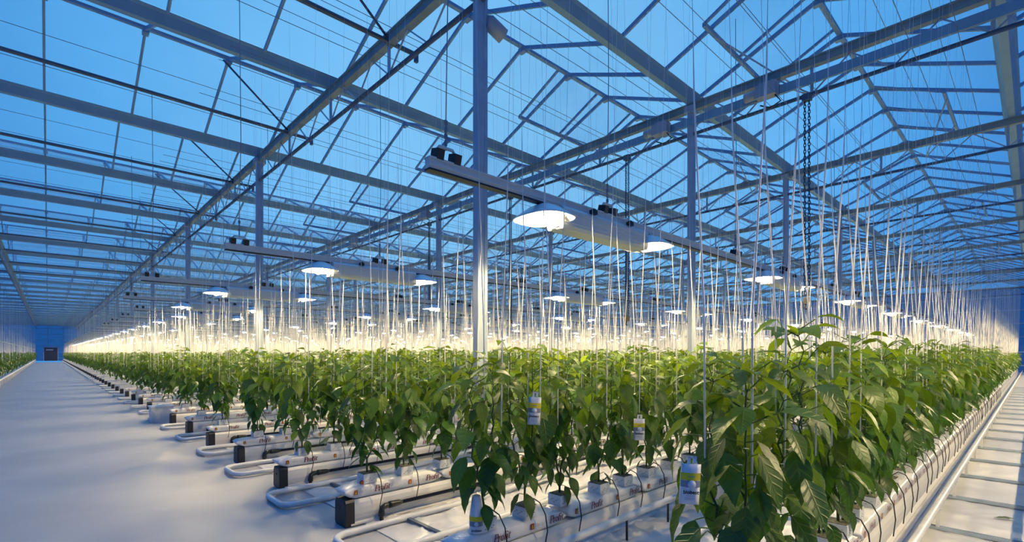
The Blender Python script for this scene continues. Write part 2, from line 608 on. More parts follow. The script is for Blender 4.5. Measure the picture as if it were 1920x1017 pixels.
# ------------------------------------------------------------------ grow lights
def lamp_parts():
    P = {}
    b = MB()          # ballast housing between the two reflectors
    pr = [(-.10, -.07), (-.085, -.10), (.085, -.10), (.10, -.07), (.10, .07), (.075, .10), (-.075, .10), (-.10, .07)]
    b.loft([[Vector((x, y, z)) for y, z in pr] for x in (-.68, .68)], 0, False)
    for q in range(3):
        for s in (-1, 1):
            b.box((0, s * .102, -.04 + q * .04), (1.34, .008, .012))
    P['housing'] = (b.data('housing', ['alu']), (0, 0, 2.665))
    b = MB()          # wing-shaped reflector
    rings = []
    n = 20
    for r_, z_ in ((1.0, 0), (1.02, .004), (.95, .020), (.72, .060), (.50, .10), (.25, .125), (.0001, .13)):
        ring = []
        for j in range(n):
            a = 2 * PI * j / n
            ca, sa = math.cos(a), math.sin(a)
            ex = .26 * r_ * math.copysign(abs(ca) ** .7, ca)
            ey = .22 * r_ * math.copysign(abs(sa) ** .7, sa)
            ring.append(Vector((ey, ex, z_)))
        rings.append(ring)
    b.loft(rings, 0, True, caps=False)
    P['reflector'] = b.data('reflector', ['reflector'])
    b = MB()
    b.tube([(0, -.10, 0), (0, -.085, 0), (0, .085, 0), (0, .10, 0)], [.016, .036, .036, .016], 8)
    P['bulb'] = b.data('bulb', ['bulb'])
    b = MB(); b.box((0, 0, 0), (.10, .10, .09)); b.box((0, 0, -.055), (.14, .05, .02)); P['socket'] = b.data('socket', ['alu'])
    b = MB(); b.box((0, -.09, .115), (.06, .05, .04)); b.box((0, -.09, .138), (.03, .03, .02)); P['latch'] = b.data('latch', ['black'])
    # merged copy for the distance
    b = MB()
    b.loft([[Vector((x, y, z + 2.665)) for y, z in pr] for x in (-.68, .68)], 0, False)
    for s in (-1, 1):
        b.loft([[Vector((p.x + s * .83, p.y, p.z + 2.625)) for p in ring[::2]] for ring in rings], 1, True, caps=False)
        b.tube([(s * .83, -.10, 2.622), (s * .83, -.085, 2.622), (s * .83, .085, 2.622), (s * .83, .10, 2.622)], [.018, .040, .040, .018], 6, 2)
    P['far'] = b.data('grow_light', ['alu', 'reflector', 'bulb'])
    return P


LP = lamp_parts()
LCOL = (1.0, .75, .37)
LPOW = 135.0


def spot(name, e):
    l = bpy.data.lights.new(name, 'SPOT')
    l.energy = e; l.color = LCOL; l.spot_size = R(176); l.spot_blend = .12; l.shadow_soft_size = .06
    return l


SPOT1, SPOT2 = spot('lamp_light', LPOW), spot('lamp_light_pair', LPOW * 2)
RAILX0 = [1.92, 1.60, 1.2, 1.3]
railname = lambda r: 'front lamp rail' if r == 0 else 'lamp rail over the steel rails' if r < 0 else nth(r) + ' lamp rail behind the front one'
NL = 28
for r in range(-1, NL):
    y = 2.9 + 4.0 * r
    x0 = RAILX0[r] if 0 <= r < 4 else 1.9
    dx = x0 - 1.92
    t = tag(empty('lamp_rail', (0, y, 0)), 'long slotted aluminium ' + railname(r), 'lamp rail', 'lamp rails above the crop')
    b = MB()
    b.box(((x0 + XR1) / 2, 0, 2.80), (XR1 - x0, .05, .07)); b.box(((x0 + XR1) / 2, 0, 2.838), (XR1 - x0, .075, .012))
    b.box(((x0 + XR1) / 2, -.03, 2.795), (XR1 - x0, .012, .022))
    b.build('profile', 'alu', t)
    b = MB(); b.box(((x0 + XR1) / 2, 0, 2.757), (XR1 - x0, .062, .014)); b.build('slot', 'black', t)
    hx = []
    x = x0 + .16
    while x < XR1:
        hx += [x, x + 1.95]; x += 5.0
    for q, x in enumerate(hx):
        if depth(x, y) > 26 or r < 0:
            continue
        b = MB()
        b.tube([(x, 0, 2.93), (x, 0, 3.12)], .006, 5)
        for u in range(4):
            b.box((x, 0, 2.98 + u * .05), (.026 if u % 2 else .008, .008 if u % 2 else .026, .035))
        b.tube([(x, 0, 3.12), (x + .02, 0, 4.2), (x, 0, 6.2)], .0045, 4)
        for u in (-.075, .075):
            b.box((x + u, -.005, 2.88), (.06, .085, .075), 1, Matrix.Rotation(.25, 3, 'X'))
        b.tube([(x - .075, 0, 2.92), (x - .06, 0, 2.945), (x + .06, 0, 2.945), (x + .075, 0, 2.92)], .012, 6, 2)
        b.build('hanger', ['wire', 'black', 'alu'], t)
    for q in range(10):
        xc = 3.94 + dx + 5.0 * q
        if xc > XR1 - .8:
            break
        lab = 'glowing twin lamp, ' + nth(q + 1) + ' from the path on the ' + railname(r)
        near = depth(xc, y) < 24 and r >= 0
        if near:
            g = tag(empty('grow_light', (xc, y, 0)), lab, 'grow lamp', 'grow lamps on the ' + railname(r))
            link('housing', LP['housing'][0], g, LP['housing'][1])
            link('latch', LP['latch'], g, (-.25, 0, 2.665)); link('latch', LP['latch'], g, (.35, 0, 2.665))
            for s in (-1, 1):
                rf = link('reflector', LP['reflector'], g, (s * .83, 0, 2.625))
                link('bulb', LP['bulb'], rf, (0, 0, -.004))
                link('socket', LP['socket'], rf, (-s * .17, 0, .0))
                l = link('lamp_light', SPOT1, None, (xc + s * .83, y, 2.57))
        else:
            g = tag(link('grow_light', LP['far'], None, (xc, y, 0)), lab, 'grow lamp', 'grow lamps on the ' + railname(r))
            l = link('lamp_light', SPOT2, None, (xc, y, 2.53))

# ------------------------------------------------------------------ pepper plants
LEAF_W = [(0, .02), (.05, .30), (.12, .62), (.22, .90), (.34, 1.0), (.48, .95), (.62, .76), (.76, .48), (.88, .22), (.95, .09), (1, .01)]


def lw(t):
    for (a, wa), (c, wc) in zip(LEAF_W, LEAF_W[1:]):
        if t <= c:
            return wa + (wc - wa) * (t - a) / (c - a)
    return 0


class Foliage:
    def __init__(s):
        s.v, s.f, s.rnd, s.age, s.uv = [], [], [], [], []

    def leaf(s, base, az, L, W, p0, bend, fold, age, rn, nu=9, lat=(-1, -.55, 0, .55, 1), roll=0., petiole=.0, ppitch=.5, wave=.05, fine_petiole=True):
        ca, sa = math.cos(az), math.sin(az)
        side = Vector((-sa, ca, 0))
        p = Vector(base)
        o = len(s.v)
        if petiole and not fine_petiole:
            p = p + Vector((ca * math.cos(ppitch), sa * math.cos(ppitch), math.sin(ppitch))) * petiole
        elif petiole:
            d = Vector((ca * math.cos(ppitch), sa * math.cos(ppitch), math.sin(ppitch)))
            q = p + d * petiole
            up = side.cross(d)
            r = .0022 + .004 * L
            for c in (p, q):
                for u, w in ((1, 0), (-.5, .87), (-.5, -.87)):
                    s.v.append(c + side * (u * r) + up * (w * r)); s.rnd.append(rn); s.age.append(min(1, age + .35)); s.uv.append((0, .5, 0))
            for j in range(3):
                j2 = (j + 1) % 3
                s.f.append((o + j, o + j2, o + 3 + j2, o + 3 + j))
            p = q
            o = len(s.v)
        n = len(lat)
        for i in range(nu + 1):
            t = i / nu
            pit = p0 - bend * t
            d = Vector((ca * math.cos(pit), sa * math.cos(pit), math.sin(pit)))
            if i:
                p = p + d * (L / nu)
            nrm = side.cross(d) * -1
            if nrm.z < 0 and abs(pit) < PI / 2:
                nrm = -nrm
            sd = (side * math.cos(roll) + nrm * math.sin(roll))
            nr = (nrm * math.cos(roll) - side * math.sin(roll))
            hw = W / 2 * lw(t)
            for u in lat:
                k = abs(u)
                z = fold * k * hw * (1 - .45 * k) + wave * hw * math.sin(t * 19 + u * 3 + rn * 40) * k
                s.v.append(p + sd * (u * hw) + nr * z)
                s.rnd.append(rn); s.age.append(age); s.uv.append((u * lw(t), t, 0))
        for i in range(nu):
            for j in range(n - 1):
                a = o + i * n + j
                s.f.append((a, a + 1, a + n + 1, a + n))

    def mesh(s, name):
        me = bpy.data.meshes.new(name)
        me.from_pydata([tuple(p) for p in s.v], [], s.f)
        me.materials.append(M['leaf'])
        me.polygons.foreach_set('use_smooth', [True] * len(s.f))
        at = me.attributes.new('rnd', 'FLOAT', 'POINT'); at.data.foreach_set('value', s.rnd)
        at = me.attributes.new('age', 'FLOAT', 'POINT'); at.data.foreach_set('value', s.age)
        at = me.attributes.new('leafuv', 'FLOAT_VECTOR', 'POINT'); at.data.foreach_set('vector', [c for u in s.uv for c in u])
        me.update()
        return me


def make_plant(seed, fine=True):
    rg = random.Random(seed)
    fol, stm, blo = Foliage(), MB(), MB()
    tips = []
    nu, lat = (9, (-1, -.55, 0, .55, 1)) if fine else (2, (-1, 0, 1))
    Ht = rg.uniform(.93, 1.04)
    th = rg.uniform(-.3, .3) + PI / 2
    for st in (-1, 1):
        spread = rg.uniform(.06, .12)
        pts = []
        n = 15
        az0 = rg.uniform(0, 6.28)
        h = Ht * rg.uniform(.93, 1.03)
        for i in range(n + 1):
            t = i / n
            sp = spread * min(1, max(0, (t - .12)) / .35) * st
            zz = .012 * (-1 if i % 2 else 1) * min(1, t * 3)
            pts.append(Vector((math.cos(th) * sp + zz * math.cos(az0), math.sin(th) * sp + zz * math.sin(az0), h * t)))
        stm.tube(pts[(0 if st < 0 else 2):], [(.0085 - .006 * i / n) for i in range((0 if st < 0 else 2), n + 1)], 6 if fine else 4)
        tips.append(pts[-1])
        az = rg.uniform(0, 6.28)
        for i in range(1, n + 1):
            t = i / n
            az += 2.4 + rg.uniform(-.5, .5)
            cnt = 1 if t < .16 else (2 if t < .3 or (t < .9 and rg.random() < .55) else 3)
            for c in range(cnt):
                a = az + c * 2.2 + rg.uniform(-.4, .4)
                if t < .3:
                    if rg.random() < .12:
                        continue
                    L = rg.uniform(.12, .18)
                elif t < .8:
                    L = rg.uniform(.15, .235)
                else:
                    L = rg.uniform(.11, .17) * (1.2 - .35 * (t - .8) / .2)
                if t < .8:
                    p0 = rg.uniform(-1.15, -.35); bend = rg.uniform(.2, .8); pp = rg.uniform(.0, .6)
                else:
                    p0 = rg.uniform(-.55, .45); bend = rg.uniform(.3, 1.0); pp = rg.uniform(.3, 1.0)
                age = max(0, min(1, (t - .45) * 1.3 + rg.uniform(-.2, .2)))
                if c and t > .3 and rg.random() < .5:
                    # a leaf on a side shoot stands further out
                    off = Vector((math.cos(a), math.sin(a), .5)) * rg.uniform(.03, .09)
                    stm.tube([pts[i], pts[i] + off], .003, 4)
                    base = pts[i] + off
                else:
                    base = pts[i]
                fol.leaf(base, a, L, L * rg.uniform(.47, .58), p0, bend, rg.uniform(.15, .5), age, rg.random(), nu, lat,
                         rg.uniform(-.4, .4), rg.uniform(.03, .09), pp, rg.uniform(.02, .09), fine)
            if fine and .35 < t and rg.random() < .4:
                q = pts[i] + Vector((rg.uniform(-.05, .05), rg.uniform(-.05, .05), -.02))
                for u in range(5):
                    a = u * 1.257
                    blo.add([q, q + Vector((math.cos(a - .4) * .007, math.sin(a - .4) * .007, .002)), q + Vector((math.cos(a) * .013, math.sin(a) * .013, 0)),
                             q + Vector((math.cos(a + .4) * .007, math.sin(a + .4) * .007, .002))], [(0, 1, 2, 3)])
        for u in range(5):
            fol.leaf(pts[-1], u * 1.3 + rg.random(), rg.uniform(.06, .11), rg.uniform(.028, .045), rg.uniform(.2, 1.0), .5, .6, rg.uniform(.8, 1), rg.random(), nu, lat, 0, .01, .9, .05, fine)
    return fol, stm, blo, tips


NVAR = 10
VAR = []
for i in range(NVAR):
    fol, stm, blo, tips = make_plant(100 + i)
    VAR.append((fol.mesh('foliage'), stm.data('stem', ['stem']), blo.data('blossom', ['petal']), tips))
FARV = []
for i in range(5):
    fol, stm, blo, tips = make_plant(300 + i, False)
    v = np.array([tuple(p) for p in fol.v], dtype=np.float32)
    # faces split into quads (leaf) - petiole faces are quads too
    FARV.append((v, np.array(fol.f, dtype=np.int32), np.array(fol.rnd, dtype=np.float32), np.array(fol.age, dtype=np.float32)))

FART = []
for v, f, r_, a_ in FARV:
    keep = f[v[f[:, 0], 2] > .50]
    FART.append((v, keep, r_, a_))
ZS = .22          # top of growing gutter
ZC = .335         # top of slab
ZP = .418         # top of cube
STEP = .40


def plant_x(i):
    return 2.05 + STEP * i


NP = int((XR1 - .4 - 2.05) / STEP)
allp = []
for k in range(NROW):
    for i in range(NP):
        x, y = plant_x(i), ROW0 + PITCH * k
        d = depth(x, y)
        # visible slice of the frame only counts for the choice of the nearest
        u = (x * SA - y * CA) / d
        allp.append((d + (4 if abs(u) > 1.15 else 0), k, i))
allp.sort()
NEAR = set((k, i) for d, k, i in allp[:300])
jit = random.Random(11)
PL = {}
for k in range(NROW):
    for i in range(NP):
        PL[(k, i)] = (plant_x(i) + jit.uniform(-.04, .04), ROW0 + PITCH * k + jit.uniform(-.015, .015), jit.uniform(0, 2 * PI), jit.uniform(.93, 1.06) * (1.04 if k == 0 else 1) * (1.06 if jit.random() < .12 else 1), jit.randrange(NVAR))

# hero cube
b = MB()
b.box((0, 0, .040), (.125, .125, .080), 0)
b.box((0, 0, .082), (.115, .115, .006), 1)
for q in range(5):
    b.box((-.035 + q * .017, -.0632, .02 + .011 * (q % 3)), (.012, .001, .003), 2)
    b.box((-.0632, -.035 + q * .017, .05 - .011 * (q % 3)), (.001, .012, .003), 2)
cubed = b.data('rooting_cube', ['cube', 'cubetop', 'ink'])
b = MB()
b.tube([(0, .0, .085), (-.02, -.05, .13), (-.01, -.10, .11), (.01, -.135, .03), (.02, -.145, -.08), (.0, -.135, -.20)], .0042, 6)
b.tube([(0, .0, .05), (0, 0, .10)], .006, 6)
dripd = b.data('drip_tube', ['drip'])

strs = MB()
SM = []
for q in range(4):
    b = MB()
    sl_ = [.0, .03, -.03, .015][q]
    b.tube([(0, 0, 0), (.004 * (q - 1), .004, .7), (sl_ * .45, .055, 1.62), (sl_ * .5, .06, 1.9), (sl_, .14, 5.40 - .95)], [.0042, .0042, .0038, .0013, .0007], 5)
    SM.append(b.data('support_twine', ['twine']))
SMB = []
for q in range(4):
    b = MB()
    sl_ = [.0, .03, -.03, .015][q]
    b.tube([(0, 0, 0), (.004 * (q - 1), -.004, .7), (sl_ * .45, -.055, 1.62), (sl_ * .5, -.06, 1.9), (sl_, -.14, 5.40 - .95)], [.0042, .0042, .0038, .0013, .0007], 5)
    SMB.append(b.data('support_twine', ['twine']))

NEARS = set((k, i) for d, k, i in allp[:150])
prot = {}
for (k, i) in sorted(NEAR):
    x, y, rz, sc, v = PL[(k, i)]
    rn = rowname(k)
    pos = nth(i + 1)
    grp = 'pepper plants in the ' + rn
    p = tag(empty('pepper_plant', (x, y, ZP - .004), rz), pos + ' green pepper plant from the path in the ' + rn, 'pepper plant', grp)
    fm_, sm_, bm_, tips = VAR[v]
    fo_ = link('foliage', fm_, p)
    st_ = link('stem', sm_, p)
    bl_ = link('blossom', bm_, p)
    for o in (fo_, st_, bl_):
        o.scale = (1, 1, sc)
    tag(link('rooting_cube', cubed, None, (x, y, ZC)), 'white wrapped rooting cube under the ' + pos + ' plant in the ' + rn, 'rooting cube', 'rooting cubes in the ' + rn)
    if k <= 5:
        tag(link('drip_tube', dripd, None, (x + .045, y - .012, ZC)), 'thin black drip tube of the ' + pos + ' cube in the ' + rn, 'drip tube', 'drip tubes in the ' + rn)
for (k, i) in sorted(NEARS):
    x, y, rz, sc, v = PL[(k, i)]
    rn = rowname(k); pos = nth(i + 1)
    for s, mm, w in ((1, SM, 'back'), (-1, SMB, 'front')):
        o = tag(link('support_twine', mm[(i * 7 + k * 3 + (s > 0)) % 4], None, (x + jit.uniform(-.14, .14), y + s * .08, .95)),
                'white ' + w + ' twine above the ' + pos + ' plant in the ' + rn, 'twine', 'support twines over the ' + rn)


# ---- everything further off, one object per kind
def np_mesh(name, verts, quads, mat, attrs=None):
    me = bpy.data.meshes.new(name)
    nv_, nq = len(verts), len(quads)
    me.vertices.add(nv_); me.vertices.foreach_set('co', verts.astype(np.float32).ravel())
    me.loops.add(nq * 4); me.loops.foreach_set('vertex_index', quads.astype(np.int32).ravel())
    me.polygons.add(nq); me.polygons.foreach_set('loop_start', np.arange(0, nq * 4, 4, dtype=np.int32))
    me.update(calc_edges=True)
    for n_, a_ in (attrs or {}).items():
        at = me.attributes.new(n_, 'FLOAT', 'POINT'); at.data.foreach_set('value', a_.astype(np.float32))
    me.materials.append(M[mat])
    me.polygons.foreach_set('use_smooth', np.ones(nq, dtype=bool))
    return link(name, me)


def far_plants(name, spots, label, rs, edge):
    V_, Q_, R_, A_, off = [], [], [], [], 0
    for n_, (x, y, z) in enumerate(spots):
        v, f, r_, a_ = (FARV if edge(x, y) else FART)[rs.randrange(len(FARV))]
        an = rs.uniform(0, 2 * PI); c, s = math.cos(an), math.sin(an); sc = rs.uniform(.92, 1.05)
        w = np.empty_like(v)
        w[:, 0] = v[:, 0] * c - v[:, 1] * s + x
        w[:, 1] = v[:, 0] * s + v[:, 1] * c + y
        w[:, 2] = v[:, 2] * sc + z
        V_.append(w); Q_.append(f + off); R_.append(r_); A_.append(a_); off += len(v)
    o = np_mesh(name, np.concatenate(V_), np.concatenate(Q_), 'leaf', {'rnd': np.concatenate(R_), 'age': np.concatenate(A_)})
    return tag(o, label, 'pepper plants', kind='stuff')


rs = random.Random(5)
far = [(PL[q][0], PL[q][1], ZP - .004) for q in PL if q not in NEAR]
far_plants('pepper_crop', far, 'dense mass of green pepper plants filling the distant rows', rs, lambda x, y: x < 3.6 or y < 2 or depth(x, y) < 18)
side = [(plant_x(i), ROW0 - PITCH, ZP - .004) for i in range(0, NP, 1)]
far_plants('pepper_crop', side, 'green pepper plants of the row on the near side of the steel rails', rs, lambda x, y: True)
left = []
for k in range(8, 71):
    for i in range(7):
        left.append((-1.55 - i * .4 + rs.uniform(-.05, .05), ROW0 + PITCH * k, .42))
far_plants('pepper_crop', left, 'dark green pepper plants on the far side of the path', rs, lambda x, y: True)


def far_strings(name, spots, label, rad):
    V_, Q_, off = [], [], 0
    tri = np.array([(math.cos(a), math.sin(a), 0) for a in (0, 2.094, 4.189)], dtype=np.float32)
    q1 = np.array([(0, 1, 4, 3), (1, 2, 5, 4), (2, 0, 3, 5)], dtype=np.int32)
    for (x, y, dx, dy) in spots:
        d = depth(x, y)
        r = rad
        a = tri * r + np.array((x, y, .98)); m = tri * (r * .9) + np.array((x + dx * .4, y + dy * .4, 2.58)); m2 = tri * .0013 + np.array((x + dx * .44, y + dy * .44, 2.85)); c = tri * .0007 + np.array((x + dx, y + dy, 5.40))
        V_.append(np.concatenate((a, m, m2, c))); Q_.append(q1 + off); Q_.append(q1 + off + 3); Q_.append(q1 + off + 6); off += 12
    o = np_mesh(name, np.concatenate(V_), np.concatenate(Q_), 'twine')
    return tag(o, label, 'twine', kind='stuff')


sp = []
for q in PL:
    if q in NEARS:
        continue
    x, y = PL[q][0], PL[q][1]
    for s in (-1, 1, rs.choice((-1, 1))):
        sp.append((x + rs.uniform(-.19, .19), y + s * rs.uniform(.05, .10), rs.uniform(-.12, .12), s * .14))
far_strings('twine_curtain', sp, 'countless white support twines above the distant plant rows', .0050)
sp = []
for (x, y, z) in left:
    for s in (-1, 1):
        sp.append((x + rs.uniform(-.1, .1), y + s * .08, rs.uniform(-.05, .05), s * .14))
far_strings('twine_curtain', sp, 'pale twines above the plants on the far side of the path', .008)

# ------------------------------------------------------------------ growing gutters, slabs
gpf = [(-.115, .012), (.115, .012), (.115, .026), (.085, .032), (.094, .06), (.100, .10), (.100, .15), (.094, .19), (.078, .22), (-.078, .22), (-.094, .19),
       (-.100, .15), (-.100, .10), (-.094, .06), (-.085, .032), (-.115, .026)]
gpf = gpf[::-1]
b = MB()
b.loft([[Vector((x, y, z)) for y, z in gpf] for x in (XR0, XR1)], 0, False)
ggd = b.data('channel', ['gutter'])
b = MB()
ring = []
for w_, z0_, z1_, xx in ((.096, .014, .216, XR0 - .052), (.108, .004, .226, XR0 - .044), (.110, .002, .228, XR0 + .03), (.104, .002, .226, XR0 + .036)):
    ring.append([Vector((xx, -w_ + .012, z0_)), Vector((xx, w_ - .012, z0_)), Vector((xx, w_, z0_ + .02)), Vector((xx, w_ * .94, z1_ - .02)), Vector((xx, w_ * .94 - .015, z1_)),
                 Vector((xx, -w_ * .94 + .015, z1_)), Vector((xx, -w_ * .94, z1_ - .02)), Vector((xx, -w_, z0_ + .02))])
b.loft(ring, 0, False)
b.tube([(XR0 - .052, 0, .155), (XR0 - .056, 0, .155)], .012, 10)
capd = b.data('end_cap', ['cap'])
# irrigation line
b = MB()
b.tube([(XR0 + .46, -.13, .125), (XR1, -.13, .125)], .017, 7)
ird = b.data('pipe', ['drip'])
b = MB()
b.tube([(XR0 + .26, -.15, .0), (XR0 + .26, -.15, .045), (XR0 + .26, -.15, .05), (XR0 + .26, -.15, .085), (XR0 + .265, -.148, .115), (XR0 + .30, -.142, .13), (XR0 + .34, -.138, .128)],
       [.018, .018, .028, .028, .026, .026, .022], 10)
b.tube([(XR0 + .34, -.138, .128), (XR0 + .36, -.135, .128), (XR0 + .44, -.13, .126), (XR0 + .48, -.13, .125)], [.030, .030, .026, .016], 10)
elb = b.data('elbow', ['irrigation'])
for k in range(NROW):
    y = ROW0 + PITCH * k
    g = tag(empty('growing_gutter', (0, y, 0)), 'white growing gutter with black end cap carrying the ' + rowname(k), 'growing gutter', 'growing gutters')
    link('channel', ggd, g)
    link('end_cap', capd, g)
    if 1 < k < 25:
        g = tag(empty('irrigation_pipe', (0, y, 0)), 'thin black irrigation pipe along the ' + rowname(k), 'irrigation pipe', 'irrigation pipes')
        link('pipe', ird, g)
        link('elbow', elb, g)


# slab with lettering
def slab_mesh(seed, fine=True):
    rg = random.Random(seed)
    b = MB()
    L = .98
    n = 16 if fine else 8
    xs_ = [0, .012, .03, .06, .11, .25, .5, .73, .87, .92, .95, .968, .98]
    rings = []
    for x in xs_:
        e = min(x, L - x)
        f = min(1, (e / .10)) ** .55
        hh = .004 + .053 * f
        hw = .088 + .012 * (1 - f)
        zc = .058 + (.02 if x < L / 2 else .0) * (1 - f)
        r_ = []
        for j in range(n):
            a = 2 * PI * (j + .5) / n
            ca, sa = math.cos(a), math.sin(a)
            q = .45
            yy = hw * math.copysign(abs(ca) ** q, ca); zz = hh * math.copysign(abs(sa) ** q, sa)
            k = .004 * f
            r_.append(Vector((x + rg.uniform(-.003, .003), yy + rg.uniform(-k, k) * .5, max(.002, zc + zz + (rg.uniform(-k, k) if sa > 0 else 0)))))
        rings.append(r_)
    b.loft(rings, 0, True)
    return b.data('film_bag', ['slab'])


def stroke(b, pts, ws, o, s, mi, y):
    """flat ribbon letter stroke in the XZ plane, slanted"""
    sh = .22
    P_ = [Vector((p[0] + sh * p[1], 0, p[1])) for p in pts]
    vs = []
    for i, p in enumerate(P_):
        d = (P_[min(i + 1, len(P_) - 1)] - P_[max(i - 1, 0)]).normalized()
        nrm = Vector((-d.z, 0, d.x))
        w = ws[i] if isinstance(ws, (list, tuple)) else ws
        for q in (-1, 1):
            c = p + nrm * (q * w / 2)
            vs.append((o[0] + c.x * s, y, o[1] + c.z * s))
    b.add(vs, [(2 * i, 2 * i + 1, 2 * i + 3, 2 * i + 2) for i in range(len(pts) - 1)], mi)


def arc(cx, cy, rx, ry, a0, a1, n=12):
    return [(cx + rx * math.cos(R(a0 + (a1 - a0) * i / n)), cy + ry * math.sin(R(a0 + (a1 - a0) * i / n))) for i in range(n + 1)]


def profit(b, o, s, mi, y):
    T, t = .17, .07
    st = lambda p, w: stroke(b, p, w, o, s, mi, y)
    st([(.15, 0), (.15, 1.0)], T)                                   # P
    st([(0, .02), (.34, .02)], t); st([(0, .98), (.3, .98)], t)
    c = [(.15, .97)] + arc(.36, .72, .26, .25, 90, -90) + [(.15, .47)]
    st(c, [t] + [t + (T - t) * max(0, math.sin(PI * i / 12)) for i in range(13)] + [t])
    x = .78                                                          # r
    st([(x, 0), (x, .64)], T); st([(x - .13, .02), (x + .15, .02)], t); st([(x - .12, .62), (x, .62)], t)
    st([(x, .45), (x + .12, .60), (x + .24, .63)], [t, .1, .14])
    x = 1.38                                                         # o
    c = arc(x, .32, .24, .30, 0, 360, 20)
    st(c, [t + (T - t) * abs(math.cos(2 * PI * i / 20)) for i in range(21)])
    x = 1.82                                                         # f
    c = [(x, 0), (x, .80)] + arc(x + .17, .82, .17, .18, 180, 50, 6)
    st(c, [T] * 3 + [.14, .11, .09, .08, .1, .14]); st([(x - .14, .02), (x + .16, .02)], t); st([(x - .15, .61), (x + .24, .61)], t)
    x = 2.22                                                         # i
    st([(x, 0), (x, .64)], T); st([(x - .12, .02), (x + .14, .02)], t); st([(x - .12, .62), (x, .62)], t); st([(x, .80), (x, .95)], .16)
    x = 2.58                                                         # t
    st([(x, .85), (x, .14), (x + .06, .03), (x + .2, .05)], [.1, T, .14, t]); st([(x - .16, .61), (x + .22, .61)], t)


def caps(b, txt, o, s, mi, y):
    G = {'F': [[(0, 0), (0, 1)], [(0, 1), (.5, 1)], [(0, .52), (.4, .52)]], 'O': [arc(.32, .5, .3, .48, 0, 360, 12)],
         'R': [[(0, 0), (0, 1), (.3, 1), (.45, .85), (.45, .65), (.3, .5), (0, .5)], [(.22, .5), (.5, 0)]], 'T': [[(.28, 0), (.28, 1)], [(0, 1), (.56, 1)]],
         'E': [[(.5, 0), (0, 0), (0, 1), (.5, 1)], [(0, .52), (.4, .52)]], 'C': [arc(.32, .5, .3, .48, 50, 310, 10)]}
    x = 0
    for ch in txt:
        for pl in G[ch]:
            vs = [(p[0] - .22 * p[1] + x, p[1]) for p in pl]
            stroke(b, vs, .11, o, s, mi, y)
        x += .92


def lettering(first):
    b = MB()
    y = -.0965
    for o in (.10, .63):
        ox = o
        b.box((ox, y, .062), (.030, .002, .040), 1)
        b.box((ox, y - .001, .062), (.006, .001, .020), 3); b.box((ox, y - .001, .052), (.014, .001, .005), 3)
        caps(b, 'FORTECO', (ox + .030, .050), .0190, 2, y)
        profit(b, (ox + .175, .040), .052, 0, y)
    return b.data('lettering', ['red', 'logo', 'grey', 'yellow'])


SLB = [slab_mesh(i) for i in range(4)]
LET = lettering(True)
NSL = int((XR1 - XR0) / 1.0)
slabs = []
for k in range(NROW):
    for i in range(NSL):
        x, y = XR0 - .06 + i * 1.0, ROW0 + PITCH * k
        slabs.append((depth(x + .3, y), k, i))
slabs.sort()
NEARSL = set((k, i) for d, k, i in slabs[:150])
sj = random.Random(9)
for (k, i) in sorted(NEARSL):
    x, y = XR0 - .06 + i * 1.0 + sj.uniform(-.012, .012), ROW0 + PITCH * k
    o = tag(empty('growing_slab', (x, y, ZS)), nth(i + 1) + ' white film-wrapped slab from the path in the ' + rowname(k), 'growing slab', 'slabs in the ' + rowname(k))
    link('film_bag', SLB[sj.randrange(4)], o)
    link('lettering', LET, o)
# far slabs and cubes
V_, Q_, off = [], [], 0
bx = np.array([(x, y, z) for z in (0, 1) for x, y in ((0, -.5), (1, -.5), (1, .5), (0, .5))], dtype=np.float32)
bq = np.array([(3, 2, 1, 0), (4, 5, 6, 7), (0, 1, 5, 4), (1, 2, 6, 5), (2, 3, 7, 6), (3, 0, 4, 7)], dtype=np.int32)
for d, k, i in slabs:
    if (k, i) in NEARSL:
        continue
    V_.append(bx * np.array((.97, .18, .095)) + np.array((XR0 - .06 + i, ROW0 + PITCH * k, ZS))); Q_.append(bq + off); off += 8
o = np_mesh('slab_lines', np.concatenate(V_), np.concatenate(Q_), 'slab')
o.data.polygons.foreach_set('use_smooth', np.zeros(len(o.data.polygons), dtype=bool))
tag(o, 'white film-wrapped slabs under the distant pepper rows', 'growing slabs', kind='stuff')
V_, Q_, off = [], [], 0
for q in PL:
    if q in NEAR:
        continue
    V_.append(bx * np.array((.115, .115, .08)) + np.array((PL[q][0] - .057, PL[q][1], ZC))); Q_.append(bq + off); off += 8
o = np_mesh('cube_lines', np.concatenate(V_), np.concatenate(Q_), 'cube')
o.data.polygons.foreach_set('use_smooth', np.zeros(len(o.data.polygons), dtype=bool))
tag(o, 'white rooting cubes under the distant pepper rows', 'rooting cubes', kind='stuff')

# ------------------------------------------------------------------ heating pipe rails
def pipe_mesh(zhi, xa, xb_):
    b = MB()
    r = .0275
    pts = []
    zc = lambda x: .04 + (zhi - .04) * max(0, min(1, (x - xa) / (xb_ - xa)))
    c = .13
    pts.append((XR1, 0, zhi))
    for x in (20, 8, 5.2, 4.2, 3.2, 2.5, 2.2, 1.9):
        pts.append((x, 0, zc(x)))
    for a in range(0, 91, 15):
        pts.append((1.60 + c - c * math.sin(R(a)), c - c * math.cos(R(a)), .04))
    for a in range(0, 91, 15):
        pts.append((1.60 + c - c * math.cos(R(a)), .55 - c + c * math.sin(R(a)), .04))
    for x in (1.9, 2.2, 2.5, 3.2, 4.2, 5.2, 8, 20):
        pts.append((x, .55, zc(x)))
    pts.append((XR1, .55, zhi))
    b.tube(pts, r, 10)
    return b.data('pipe', ['pipe'])


